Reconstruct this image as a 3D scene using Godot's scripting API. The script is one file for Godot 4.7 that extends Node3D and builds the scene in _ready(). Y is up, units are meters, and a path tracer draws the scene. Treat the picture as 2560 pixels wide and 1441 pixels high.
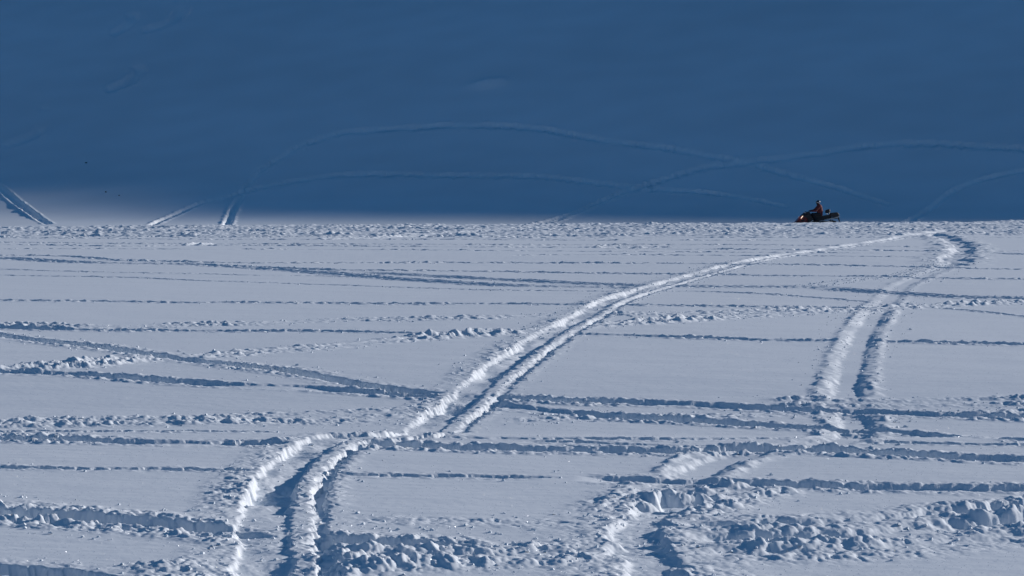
extends Node3D
# A flat snow field crossed by snowmobile tracks under a low sun, a shaded snow slope behind it, and one rider.
# Distances: x to the right, d = distance ahead of the camera (so z = -d), heights in metres above the field.

const EYE := 3.35
const FIELD_END := 138.0

var row_d := PackedFloat32Array()      # depth of every row of the snow sheet
var col_u := PackedFloat32Array()      # sideways step of every column (x = u * max(d, 14))
var relief := PackedFloat32Array()     # what tracks and crumbs add to the untouched snow
var fresh := PackedFloat32Array()      # 1 where the crust is broken to loose white snow
var crumbs: Array[Vector3] = []        # x, d, chance for every loose crumb
var crumb_density := {"line": 4.0, "groove": 6.0, "bold": 7.0, "sled": 10.0, "lump": 20.0, "crumbs": 40.0, "old": 8.0, "main": 15.0, "deep": 26.0, "turn": 20.0, "rows": 22.0}
var dice := RandomNumberGenerator.new()
var near_dist := PackedFloat32Array()
var near_side := PackedFloat32Array()
var near_along := PackedFloat32Array()
var sheet := PackedVector3Array()      # the finished snow, point by point
var track_count := 0
var rows := 0
var cols := 0
var lump_big := FastNoiseLite.new()
var lump_small := FastNoiseLite.new()
var smooth_noise := FastNoiseLite.new()
var snow_material := StandardMaterial3D.new()


func _ready() -> void:
	# ---- camera
	var cam := Camera3D.new()
	cam.name = "camera"
	cam.fov = rad_to_deg(2.0 * atan(720.5 / 5000.0))
	cam.near = 0.1
	cam.far = 2500.0
	add_child(cam)
	cam.position = Vector3(0, EYE, 0)
	cam.rotation.x = -atan(291.5 / 5000.0)
	cam.current = true
	# ---- sky, exposure
	var env := Environment.new()
	env.background_mode = Environment.BG_SKY
	var sky_mat := ProceduralSkyMaterial.new()
	sky_mat.sky_top_color = Color(0.152, 0.314, 0.474)
	sky_mat.sky_horizon_color = Color(0.22, 0.387, 0.548)
	sky_mat.sky_curve = 0.12
	sky_mat.ground_bottom_color = Color(0.10, 0.20, 0.40)
	sky_mat.ground_horizon_color = Color(0.22, 0.387, 0.548)
	sky_mat.sun_angle_max = 50.0
	sky_mat.sun_curve = 0.12
	var sky := Sky.new()
	sky.sky_material = sky_mat
	env.sky = sky
	env.background_energy_multiplier = 1.0
	env.tonemap_mode = Environment.TONE_MAPPER_LINEAR
	env.tonemap_exposure = 1.0
	env.sdfgi_enabled = true
	env.ssao_enabled = true
	env.ssil_enabled = true
	var world := WorldEnvironment.new()
	world.name = "sky"
	world.environment = env
	add_child(world)
	# ---- sun, low on the right and a little beyond the field
	var sun := DirectionalLight3D.new()
	sun.name = "sun"
	var az := deg_to_rad(25.0)
	var el := deg_to_rad(17.0)
	var to_sun := Vector3(cos(el) * cos(az), sin(el), -cos(el) * sin(az))
	sun.light_color = Color(1.0, 0.972, 0.957)
	sun.light_energy = 1.24
	sun.light_angular_distance = 0.8
	sun.shadow_enabled = true
	add_child(sun)
	sun.look_at_from_position(Vector3.ZERO, -to_sun, Vector3.UP)
	# ---- the snow
	dice.seed = 77
	_noises()
	_lay_out_sheet()
	_churned_edge()
	_crossings()
	_tracks()
	_snow_sheet()
	# ---- the snowmobile and its rider, half hidden behind the brow of the field
	var base := 0.5 * (snow_y(19.0, 130.15) + snow_y(20.6, 130.15)) - 0.02
	var lean := atan2(snow_y(20.6, 130.15) - snow_y(19.0, 130.15), 1.6)
	_snowmobile(Vector3(19.75, base, -130.15), lean)
	_rider(Vector3(19.75, base, -130.15), lean)
	# ---- loose crumbs and glinting crystals on the snow
	_loose_crumbs()
	_crystals()
	# ---- rock tips
	_rock(Vector3(-35.04, snow_y(-35.04, 164.83) + 0.02, -164.83), Vector3(0.24, 0.12, 0.16), 1, "small dark rock tip standing highest of the three on the snow slope")
	_rock(Vector3(-32.18, snow_y(-32.18, 158.54) + 0.03, -158.54), Vector3(0.15, 0.13, 0.14), 2, "dark rock tip low on the slope, the largest of the lower two")
	_rock(Vector3(-30.94, snow_y(-30.94, 157.57) + 0.01, -157.57), Vector3(0.12, 0.10, 0.1), 3, "tiny dark rock tip just right of a larger one low on the slope")


# every track, in the order they were ridden
func _tracks() -> void:
	track("groove", 1.5, [Vector2(-38.71, 100.81), Vector2(-26.77, 99.85), Vector2(-19.46, 99.25), Vector2(-13.34, 98.09), Vector2(0.00, 98.09), Vector2(8.15, 96.95), Vector2(14.77, 95.84)])
	track("sled", 1.2, [Vector2(-36.52, 95.33), Vector2(-25.26, 94.23), Vector2(-14.54, 93.18), Vector2(-7.01, 92.15), Vector2(0.00, 91.65), Vector2(9.48, 91.15), Vector2(18.30, 89.68)])
	track("groove", 1.5, [Vector2(-35.29, 92.51), Vector2(-24.44, 91.15), Vector2(-20.50, 90.65), Vector2(-17.05, 89.68), Vector2(-14.23, 91.15), Vector2(-6.82, 89.68), Vector2(0.00, 88.26), Vector2(7.46, 88.73)])
	track("groove", 1.4, [Vector2(-33.37, 86.34), Vector2(-23.06, 85.99), Vector2(-9.93, 85.55), Vector2(0.00, 84.26), Vector2(5.37, 83.84), Vector2(10.30, 83.01), Vector2(15.06, 81.79)])
	track("groove", 1.4, [Vector2(3.83, 86.89), Vector2(10.67, 85.99), Vector2(14.82, 85.12), Vector2(18.55, 84.26), Vector2(23.17, 85.12), Vector2(33.21, 86.98)])
	track("sled", 1.4, [Vector2(-40.41, 105.02), Vector2(-27.93, 104.20), Vector2(-18.23, 103.55), Vector2(-9.82, 102.29), Vector2(0.41, 102.91)])
	track("lump", 0.9, [Vector2(-7.85, 98.09), Vector2(-5.76, 102.91), Vector2(-2.85, 109.65), Vector2(0.00, 117.34), Vector2(1.39, 115.71)])
	track("lump", 0.8, [Vector2(-14.59, 91.15), Vector2(-14.44, 93.70), Vector2(-13.95, 94.23)])
	track("lump", 1.0, [Vector2(-9.36, 97.52), Vector2(-8.39, 99.85), Vector2(-7.68, 101.05)])
	track("groove", 1.2, [Vector2(0.00, 79.46), Vector2(3.53, 80.22), Vector2(8.27, 79.46), Vector2(16.39, 77.26)])
	track("line", 1.2, [Vector2(-24.44, 69.27), Vector2(-17.76, 65.20), Vector2(-16.52, 64.45), Vector2(-13.73, 63.47), Vector2(-11.25, 62.05), Vector2(-9.48, 60.70), Vector2(-6.33, 59.62), Vector2(-3.26, 58.16), Vector2(0.00, 56.58), Vector2(3.66, 56.20), Vector2(5.07, 56.20), Vector2(6.64, 55.27), Vector2(8.04, 53.50), Vector2(9.26, 51.36), Vector2(9.99, 49.83), Vector2(11.15, 48.38), Vector2(11.90, 46.36), Vector2(13.82, 41.14)])
	track("line", 1.2, [Vector2(-26.43, 72.69), Vector2(-18.86, 69.25), Vector2(-17.60, 68.69), Vector2(-13.77, 66.76), Vector2(-10.18, 65.20), Vector2(-8.78, 64.45), Vector2(-6.15, 63.95), Vector2(-4.15, 62.75)])
	track("groove", 1.3, [Vector2(-30.26, 84.21), Vector2(-21.73, 79.84), Vector2(-20.26, 79.08), Vector2(-17.80, 78.71), Vector2(-14.75, 75.17), Vector2(-12.32, 74.17), Vector2(-9.27, 73.52), Vector2(-3.40, 73.84), Vector2(0.00, 73.84), Vector2(2.94, 73.52), Vector2(6.97, 72.56), Vector2(13.98, 69.83), Vector2(17.53, 68.40), Vector2(18.48, 67.85), Vector2(25.50, 63.72)])
	track("sled", 0.8, [Vector2(-29.46, 81.79), Vector2(-21.13, 77.61), Vector2(-19.70, 76.90), Vector2(-15.75, 73.52), Vector2(-11.23, 71.94), Vector2(-7.91, 68.13), Vector2(-4.89, 64.20), Vector2(-2.85, 61.82), Vector2(0.00, 59.19), Vector2(3.72, 57.96)])
	track("sled", 0.6, [Vector2(-11.23, 71.94), Vector2(-7.35, 69.25), Vector2(-4.38, 66.24), Vector2(0.00, 62.28), Vector2(1.82, 60.48), Vector2(3.79, 59.19), Vector2(4.99, 58.57), Vector2(8.62, 58.16), Vector2(9.64, 56.58), Vector2(10.80, 55.27), Vector2(11.87, 53.85), Vector2(13.64, 53.16), Vector2(14.44, 52.99), Vector2(20.67, 51.69)])
	track("groove", 1.1, [Vector2(-11.23, 71.94), Vector2(-7.35, 69.25), Vector2(-4.50, 68.13), Vector2(-2.45, 67.85), Vector2(0.00, 67.30), Vector2(2.00, 66.50), Vector2(4.59, 65.46), Vector2(6.50, 64.95), Vector2(8.33, 63.95), Vector2(11.40, 63.23), Vector2(13.67, 62.05), Vector2(15.79, 61.59), Vector2(16.72, 61.37), Vector2(23.87, 59.62)])
	track("groove", 0.9, [Vector2(-20.35, 51.84), Vector2(-14.13, 51.84), Vector2(-13.30, 51.84), Vector2(-10.77, 51.68), Vector2(-8.03, 51.36), Vector2(-5.13, 51.20), Vector2(-2.34, 50.73), Vector2(0.00, 50.58), Vector2(1.86, 50.12), Vector2(3.20, 49.83), Vector2(5.46, 49.53), Vector2(7.87, 49.09), Vector2(9.05, 48.80)])
	track("lump", 0.6, [Vector2(-17.02, 43.35), Vector2(-11.82, 43.35), Vector2(-11.13, 43.35), Vector2(-8.37, 43.01), Vector2(-7.25, 43.57), Vector2(-5.55, 43.92), Vector2(-3.86, 44.74), Vector2(-2.08, 45.11), Vector2(0.00, 45.60), Vector2(0.83, 46.10), Vector2(2.23, 46.36), Vector2(4.71, 47.02), Vector2(6.75, 48.10), Vector2(8.32, 48.80)])
	track("groove", 0.9, [Vector2(-16.75, 43.57), Vector2(-11.67, 42.79), Vector2(-10.96, 42.68), Vector2(-8.28, 42.14), Vector2(-6.58, 42.03), Vector2(-4.45, 41.82), Vector2(-3.16, 41.51), Vector2(-1.48, 41.10), Vector2(-0.17, 41.41), Vector2(1.23, 40.90), Vector2(2.43, 40.40), Vector2(4.37, 39.63), Vector2(6.70, 39.26), Vector2(7.84, 39.07), Vector2(9.90, 38.53), Vector2(10.47, 38.35), Vector2(14.86, 36.98)])
	track("old", 0.5, [Vector2(15.98, 72.56), Vector2(13.24, 64.20), Vector2(11.44, 58.57), Vector2(10.04, 52.99), Vector2(8.70, 47.69), Vector2(7.99, 44.50)])
	track("old", 0.9, [Vector2(9.38, 50.58), Vector2(8.70, 47.69), Vector2(7.36, 41.72), Vector2(6.40, 37.07), Vector2(5.66, 33.37), Vector2(5.19, 30.94), Vector2(5.03, 30.02), Vector2(4.93, 28.99), Vector2(4.82, 27.86), Vector2(4.59, 26.83), Vector2(4.25, 25.15), Vector2(3.88, 24.70), Vector2(3.43, 24.34), Vector2(2.98, 23.88), Vector2(2.42, 23.12), Vector2(2.06, 22.18), Vector2(1.72, 21.32), Vector2(1.46, 20.40), Vector2(1.27, 19.44)])
	track("bold", 1.6, [Vector2(-14.82, 45.65), Vector2(-11.44, 41.93), Vector2(-10.50, 40.90), Vector2(-9.14, 39.44), Vector2(-7.91, 38.26), Vector2(-6.67, 36.74), Vector2(-5.98, 35.87), Vector2(-4.52, 34.39), Vector2(-3.55, 33.34), Vector2(-2.62, 32.18), Vector2(-1.77, 31.45), Vector2(-1.06, 30.94)])
	track("groove", 0.9, [Vector2(-1.38, 31.15), Vector2(-1.06, 30.94), Vector2(0.00, 30.63), Vector2(0.61, 30.34), Vector2(1.51, 30.09), Vector2(2.70, 29.79), Vector2(3.85, 29.43), Vector2(4.69, 29.19), Vector2(5.25, 29.03), Vector2(6.06, 28.71), Vector2(7.32, 28.43), Vector2(7.75, 28.35), Vector2(11.10, 27.73)])
	track("lump", 0.8, [Vector2(-12.18, 30.87), Vector2(-9.16, 33.53), Vector2(-8.72, 33.91), Vector2(-8.29, 34.27), Vector2(-7.53, 34.75), Vector2(-6.67, 35.72), Vector2(-5.83, 36.10), Vector2(-4.69, 37.07), Vector2(-3.31, 38.35), Vector2(-2.22, 39.54), Vector2(-0.65, 40.70), Vector2(0.75, 41.51), Vector2(1.72, 42.79), Vector2(2.62, 43.57), Vector2(4.05, 44.86), Vector2(5.53, 45.98), Vector2(7.13, 47.42), Vector2(8.24, 48.38), Vector2(9.05, 48.80), Vector2(10.52, 49.97), Vector2(12.28, 51.05), Vector2(13.18, 51.36), Vector2(14.09, 51.68), Vector2(19.94, 53.73)])
	track("groove", 0.8, [Vector2(-13.18, 35.17), Vector2(-9.28, 33.98), Vector2(-8.69, 33.80), Vector2(-7.95, 33.56), Vector2(-7.41, 33.39), Vector2(-6.48, 32.92), Vector2(-5.41, 32.46), Vector2(-4.38, 32.03), Vector2(-3.37, 31.66), Vector2(-2.39, 31.30), Vector2(-1.74, 30.99), Vector2(-0.92, 30.41)])
	track("groove", 0.8, [Vector2(-0.92, 30.41), Vector2(-0.36, 29.96), Vector2(0.44, 29.25), Vector2(0.88, 29.02), Vector2(1.44, 28.70), Vector2(2.28, 28.31), Vector2(3.08, 27.87), Vector2(3.87, 27.48), Vector2(4.64, 27.15), Vector2(5.17, 27.03), Vector2(5.62, 26.62), Vector2(6.42, 24.93), Vector2(6.77, 24.74), Vector2(9.39, 23.34)])
	track("lump", 0.5, [Vector2(-10.90, 27.19), Vector2(-7.62, 27.85), Vector2(-7.19, 27.93), Vector2(-6.53, 28.10), Vector2(-5.55, 28.18), Vector2(-4.44, 28.33), Vector2(-3.62, 28.61), Vector2(-2.50, 28.87), Vector2(-1.50, 29.17), Vector2(-0.83, 29.39)])
	track("crumbs", 0.6, [Vector2(-4.12, 28.09), Vector2(-2.44, 28.20), Vector2(-1.74, 28.35)])
	track("crumbs", 0.8, [Vector2(-0.28, 28.22), Vector2(0.57, 28.44), Vector2(1.27, 28.63), Vector2(2.59, 28.57), Vector2(3.46, 28.64), Vector2(4.35, 28.81), Vector2(4.92, 28.80), Vector2(5.47, 28.61), Vector2(7.44, 28.92), Vector2(7.93, 28.98)])
	track("lump", 0.5, [Vector2(3.73, 29.93), Vector2(4.51, 29.92), Vector2(6.00, 29.85), Vector2(7.70, 29.94), Vector2(8.19, 29.97), Vector2(11.78, 30.19)])
	track("line", 0.7, [Vector2(-10.08, 25.62), Vector2(-7.01, 25.62), Vector2(-6.60, 25.62), Vector2(-5.35, 25.58), Vector2(-4.01, 25.55), Vector2(-2.88, 25.58)])
	track("line", 0.7, [Vector2(-1.93, 25.23), Vector2(-1.16, 25.15), Vector2(0.00, 25.04), Vector2(1.51, 25.00), Vector2(2.52, 25.04), Vector2(3.78, 25.06)])
	track("line", 0.7, [Vector2(0.00, 24.74), Vector2(1.48, 24.52), Vector2(2.21, 24.41), Vector2(2.54, 24.27)])
	track("line", 0.9, [Vector2(4.19, 24.48), Vector2(4.82, 24.56), Vector2(5.41, 24.45), Vector2(6.28, 24.38), Vector2(6.67, 24.38), Vector2(9.60, 24.38)])
	track("groove", 1.1, [Vector2(-9.78, 25.49), Vector2(-6.83, 24.96), Vector2(-6.41, 24.89), Vector2(-5.63, 24.78), Vector2(-4.61, 24.63), Vector2(-3.85, 24.52), Vector2(-3.00, 24.41), Vector2(-1.91, 24.38), Vector2(-1.37, 24.34), Vector2(-0.63, 24.23), Vector2(0.00, 24.09), Vector2(0.73, 24.02), Vector2(1.45, 23.95), Vector2(2.17, 23.92), Vector2(2.66, 24.06), Vector2(3.21, 23.99), Vector2(3.84, 23.81), Vector2(4.74, 23.54), Vector2(5.41, 23.38), Vector2(5.99, 23.25), Vector2(6.34, 23.15), Vector2(9.01, 22.40)])
	track("lump", 1.2, [Vector2(1.40, 19.32), Vector2(1.69, 19.98), Vector2(2.07, 20.53), Vector2(2.49, 20.95), Vector2(2.99, 21.21)])
	track("groove", 0.85, [Vector2(0.66, 21.80), Vector2(1.31, 21.72), Vector2(1.96, 21.58), Vector2(2.38, 21.46), Vector2(3.00, 21.27), Vector2(3.85, 21.21), Vector2(4.68, 21.13), Vector2(5.44, 21.11), Vector2(5.78, 21.11), Vector2(8.32, 21.11)])
	track("turn", 1.0, [Vector2(22.37, 109.65), Vector2(21.96, 101.66), Vector2(20.54, 91.65), Vector2(18.51, 82.60), Vector2(16.98, 76.55), Vector2(15.49, 71.32)])
	track("crumbs", 0.7, [Vector2(15.28, 71.32), Vector2(12.54, 64.20), Vector2(10.45, 61.37), Vector2(8.80, 58.57)])
	track("sled", 0.9, [Vector2(18.35, 82.60), Vector2(19.84, 82.60), Vector2(20.75, 81.00), Vector2(21.84, 80.22), Vector2(29.66, 74.62)])
	track("line", 0.9, [Vector2(-8.82, 22.92), Vector2(-6.16, 22.49), Vector2(-5.78, 22.43), Vector2(-4.62, 22.27), Vector2(-3.49, 22.21), Vector2(-2.81, 22.12), Vector2(-1.96, 22.07), Vector2(-1.02, 21.95), Vector2(0.00, 21.83), Vector2(0.66, 21.80)])
	track("groove", 1.7, [Vector2(-7.48, 20.45), Vector2(-5.34, 19.48), Vector2(-4.99, 19.32), Vector2(-4.36, 19.15), Vector2(-3.75, 18.95), Vector2(-3.13, 18.67), Vector2(-2.70, 18.36), Vector2(-2.31, 18.13), Vector2(-1.93, 18.01), Vector2(-1.55, 17.88), Vector2(-1.00, 17.72), Vector2(-0.46, 17.48), Vector2(0.00, 17.20)])
	track("crumbs", 0.9, [Vector2(-5.22, 19.03), Vector2(-4.88, 18.88), Vector2(-4.27, 18.71), Vector2(-3.66, 18.52), Vector2(-3.06, 18.25), Vector2(-2.65, 17.95), Vector2(-2.26, 17.74), Vector2(-1.89, 17.63), Vector2(-1.52, 17.50), Vector2(-0.98, 17.35), Vector2(-0.45, 17.11), Vector2(0.00, 16.85)])
	track("crumbs", 0.6, [Vector2(-5.47, 19.96), Vector2(-5.11, 19.79), Vector2(-4.47, 19.60), Vector2(-3.83, 19.39), Vector2(-3.20, 19.10), Vector2(-2.76, 18.77), Vector2(-2.36, 18.54), Vector2(-1.97, 18.42), Vector2(-1.59, 18.27), Vector2(-1.02, 18.11), Vector2(-0.47, 17.86), Vector2(0.00, 17.57)])
	track("crumbs", 0.8, [Vector2(-1.80, 19.03), Vector2(-1.26, 18.99), Vector2(-0.69, 18.99), Vector2(0.00, 18.93), Vector2(0.58, 19.01), Vector2(0.71, 19.10)])
	track("lump", 1.3, [Vector2(-3.44, 16.23), Vector2(-2.90, 16.33), Vector2(-2.59, 16.43), Vector2(-1.95, 16.63), Vector2(-1.46, 16.83), Vector2(-0.96, 17.04), Vector2(-0.45, 17.11), Vector2(0.00, 17.19), Vector2(0.53, 17.44), Vector2(0.89, 17.70)])
	track("bold", 0.8, [Vector2(-6.97, 17.22), Vector2(-5.01, 16.76), Vector2(-4.29, 16.59), Vector2(-3.74, 16.40), Vector2(-3.20, 16.17)])
	track("deep", 0.9, [Vector2(2.15, 20.92), Vector2(1.73, 20.40), Vector2(1.38, 19.55), Vector2(1.21, 18.67), Vector2(1.15, 17.86), Vector2(1.16, 17.11), Vector2(1.19, 16.41), Vector2(1.25, 15.50)])
	track("rows", 1.4, [Vector2(1.54, 18.11), Vector2(1.83, 18.15), Vector2(2.57, 18.21), Vector2(3.33, 18.36), Vector2(4.15, 18.71), Vector2(4.91, 19.03), Vector2(5.26, 19.19), Vector2(7.37, 20.13)])
	track("main", 1.0, [Vector2(-1.89, 15.21), Vector2(-2.06, 16.41), Vector2(-2.31, 18.46), Vector2(-2.46, 20.03), Vector2(-2.55, 21.60), Vector2(-2.51, 23.12), Vector2(-2.37, 24.56), Vector2(-2.18, 25.15), Vector2(-1.63, 25.31), Vector2(-1.39, 25.53), Vector2(-1.11, 28.23), Vector2(-0.84, 29.78), Vector2(-0.49, 32.38), Vector2(-0.04, 35.49), Vector2(0.65, 40.21), Vector2(1.67, 46.36), Vector2(2.91, 53.85), Vector2(5.79, 64.20), Vector2(8.24, 72.88), Vector2(11.40, 81.39), Vector2(15.59, 91.65), Vector2(20.84, 104.20), Vector2(25.11, 114.14)])
	track("slope", 1.62, [Vector2(-20.32, 141.07), Vector2(-20.74, 146.06), Vector2(-21.18, 151.34), Vector2(-20.98, 156.74), Vector2(-20.13, 160.04), Vector2(-18.49, 162.53), Vector2(-16.72, 164.35), Vector2(-14.18, 165.35), Vector2(-10.89, 165.50), Vector2(-6.75, 165.05), Vector2(-2.62, 164.01), Vector2(2.75, 162.28), Vector2(7.48, 159.61), Vector2(12.51, 156.76), Vector2(16.63, 154.27), Vector2(18.61, 152.85), Vector2(21.05, 150.62), Vector2(23.67, 148.12), Vector2(27.32, 143.87)])
	track("slope", 0.9, [Vector2(-20.62, 142.44), Vector2(-20.93, 147.43), Vector2(-21.18, 151.34), Vector2(-20.98, 156.74), Vector2(-20.13, 160.04), Vector2(-18.49, 162.53), Vector2(-16.72, 164.35)])
	track("slope", 1.26, [Vector2(-27.58, 141.74), Vector2(-26.54, 146.63), Vector2(-25.64, 150.87), Vector2(-24.03, 154.16), Vector2(-22.02, 155.21), Vector2(-19.72, 156.73), Vector2(-16.68, 157.60), Vector2(-13.55, 157.76), Vector2(-8.79, 157.27), Vector2(-4.06, 156.27), Vector2(0.00, 155.09), Vector2(3.68, 153.72), Vector2(7.30, 152.23), Vector2(9.66, 151.19), Vector2(12.00, 150.22), Vector2(14.89, 149.05), Vector2(17.67, 147.38), Vector2(20.04, 145.33)])
	track("slope", 0.4, [Vector2(-28.02, 142.48), Vector2(-26.65, 147.28), Vector2(-25.64, 150.87), Vector2(-24.03, 154.16), Vector2(-22.02, 155.21)])
	track("slope", 1.62, [Vector2(0.11, 139.16), Vector2(2.87, 143.33), Vector2(4.37, 145.61), Vector2(6.53, 148.42), Vector2(9.04, 150.76), Vector2(11.55, 152.17), Vector2(14.39, 153.37), Vector2(17.51, 153.89), Vector2(20.01, 154.23), Vector2(23.74, 154.53), Vector2(28.32, 154.31), Vector2(31.91, 153.78), Vector2(35.36, 152.77), Vector2(38.70, 151.54), Vector2(40.89, 150.68)])
	track("slope", 1.08, [Vector2(27.05, 138.83), Vector2(29.99, 142.88), Vector2(31.60, 145.10), Vector2(33.71, 146.76), Vector2(36.01, 147.80), Vector2(37.88, 148.21), Vector2(40.28, 148.36)])
	track("slope", 1.26, [Vector2(-47.00, 168.33), Vector2(-43.98, 164.35), Vector2(-41.03, 160.47), Vector2(-38.81, 156.58), Vector2(-36.70, 152.97), Vector2(-34.48, 148.63)])
	track("arc", 1.53, [Vector2(-36.57, 192.64), Vector2(-36.16, 190.87), Vector2(-36.83, 189.00), Vector2(-37.77, 188.03)])
	track("arc", 1.53, [Vector2(-31.85, 193.62), Vector2(-31.64, 191.84), Vector2(-32.08, 189.86), Vector2(-34.89, 188.69)])
	track("arc", 2.55, [Vector2(-33.83, 181.75), Vector2(-33.55, 180.21), Vector2(-34.02, 178.87), Vector2(-36.10, 177.70)])
	track("arc", 1.78, [Vector2(-40.34, 172.17), Vector2(-40.72, 170.86), Vector2(-41.85, 169.84), Vector2(-43.24, 169.30)])
	track("arc", 1.27, [Vector2(-39.13, 181.66), Vector2(-39.37, 181.43), Vector2(-39.72, 181.36)])
	track("arc", 1.27, [Vector2(-40.92, 176.88), Vector2(-40.95, 176.39), Vector2(-41.00, 175.83)])
	track("slope", 1.0, [Vector2(-0.30, 139.93), Vector2(2.88, 143.79), Vector2(4.37, 145.61), Vector2(6.53, 148.42), Vector2(9.04, 150.76)])
	track("sled", 0.6, [Vector2(8.0, 129.0), Vector2(16.0, 130.0), Vector2(20.3, 130.15), Vector2(26.0, 130.6), Vector2(36.0, 133.5)])


func _noises() -> void:
	lump_big.seed = 11
	lump_big.noise_type = FastNoiseLite.TYPE_CELLULAR
	lump_big.cellular_return_type = FastNoiseLite.RETURN_DISTANCE
	lump_big.cellular_distance_function = FastNoiseLite.DISTANCE_EUCLIDEAN
	lump_big.fractal_type = FastNoiseLite.FRACTAL_NONE
	lump_big.frequency = 1.0
	lump_small.seed = 29
	lump_small.noise_type = FastNoiseLite.TYPE_CELLULAR
	lump_small.cellular_return_type = FastNoiseLite.RETURN_DISTANCE
	lump_small.cellular_distance_function = FastNoiseLite.DISTANCE_EUCLIDEAN
	lump_small.fractal_type = FastNoiseLite.FRACTAL_NONE
	lump_small.frequency = 1.0
	smooth_noise.seed = 5
	smooth_noise.noise_type = FastNoiseLite.TYPE_SIMPLEX_SMOOTH
	smooth_noise.fractal_type = FastNoiseLite.FRACTAL_NONE
	smooth_noise.frequency = 1.0


func _step(a: float, b: float, t: float) -> float:
	var u := clampf((t - a) / (b - a), 0.0, 1.0)
	return u * u * (3.0 - 2.0 * u)


# the untouched lie of the land
func ground(x: float, d: float) -> float:
	var e := d - (25.2 - 0.07 * x)
	var h := 0.0
	if e > 0.0 and e < 9.0:
		h -= 0.19 * _step(0.0, 1.8, e) * (1.0 - _step(2.0, 9.0, e))
	var brow := 125.6 + 0.17 * x
	if d > brow:
		var left := 1.0 - _step(-25.0, 8.0, x)
		h -= (0.99 + 0.16 * _step(-5.0, 20.0, x)) * _step(0.0, 4.0 + 5.0 * left, d - brow)
	var q := (d - 149.0) * 0.97815 + x * 0.20791
	if q > -12.0:
		var a := 0.575 * (sqrt(q * q + 100.0) + q) * 0.5 - 1.0409
		if a > 0.0:
			var crest := 33.0 + 26.0 * _step(68.0, 104.0, x)
			if a > 14.0:
				crest += (0.3 * smooth_noise.get_noise_2d(x * 0.07, 3.0) + 0.5 * smooth_noise.get_noise_2d(x * 0.28, 9.0)) * _step(14.0, 26.0, a)
			h += a / pow(1.0 + pow(a / crest, 6.0), 1.0 / 6.0)
	return h


func _lay_out_sheet() -> void:
	for d in [-60.0, -40.0, -25.0, -12.0, 0.0, 6.0, 10.0, 12.5, 13.6]:
		row_d.append(d)
	var d := 14.2
	while d < 150.0:
		row_d.append(d)
		d += maxf(0.028, 0.0016 * d)
	while d < 200.0:
		row_d.append(d)
		d += 0.36
	while d < 420.0:
		row_d.append(d)
		d += (d - 190.0) * 0.12
	var right := PackedFloat32Array()
	var u := 0.000375
	var du := 0.00075
	while u < 7.0:
		right.append(u)
		if u > 0.31:
			du *= 1.22
		u += du
	for i in range(right.size() - 1, -1, -1):
		col_u.append(-right[i])
	col_u.append_array(right)
	rows = row_d.size()
	cols = col_u.size()
	relief.resize(rows * cols)
	near_dist.resize(rows * cols)
	near_side.resize(rows * cols)
	near_along.resize(rows * cols)
	fresh.resize(rows * cols)


# rounded lumps of broken snow, 0 to about 1
func lumps(x: float, d: float, size: float) -> float:
	size = pow(1.3, roundf(log(size) / log(1.3)))
	var wx := x + 0.35 * size * smooth_noise.get_noise_2d(x / size * 0.9, d / size * 0.9)
	var f := 1.0 + lump_big.get_noise_2d(wx / size, d / size)
	var g := 1.0 + lump_small.get_noise_2d(x / (size * 0.42), d / (size * 0.42))
	var amp := 0.55 + 0.65 * smooth_noise.get_noise_2d(x / size * 0.45 + 40.0, d / size * 0.45)
	var a := maxf(0.0, 1.0 - f * f / 0.42)
	var b := maxf(0.0, 1.0 - g * g / 0.5)
	return maxf(amp, 0.0) * sqrt(a) * 0.8 + 0.28 * b


# the far edge of the field, ridden to a mess
func _churned_edge() -> void:
	for i in rows:
		var d := row_d[i]
		if d < 92.0 or d > 150.0:
			continue
		for j in cols:
			var x := col_u[j] * d
			if absf(col_u[j]) > 0.4:
				continue
			var brow := 125.6 + 0.17 * x
			var m := _step(99.0, 107.0, d + 5.0 * smooth_noise.get_noise_2d(x * 0.06, d * 0.1) - 0.05 * x) * (1.0 - _step(brow + 1.0, brow + 6.0, d))
			if m > 0.01:
				relief[i * cols + j] = m * ((0.085 + 0.05 * smooth_noise.get_noise_2d(x * 0.15, d * 0.5 + 70.0)) * lumps(x, d, 0.26) + 0.05 * smooth_noise.get_noise_2d(x * 0.3, d * 1.2))


# many old crossings along the far edge
func _crossings() -> void:
	for i in 16:
		var d := lerpf(101.0, 127.0, (i + dice.randf()) / 16.0)
		var tilt := dice.randf_range(-0.05, 0.09)
		var pts := []
		for q in 7:
			var x := -36.0 + 12.0 * q
			pts.append(Vector2(x, d + tilt * x + dice.randf_range(-0.5, 0.5)))
		track(["groove", "sled", "lump"][i % 3], dice.randf_range(0.7, 1.25), pts)


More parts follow.
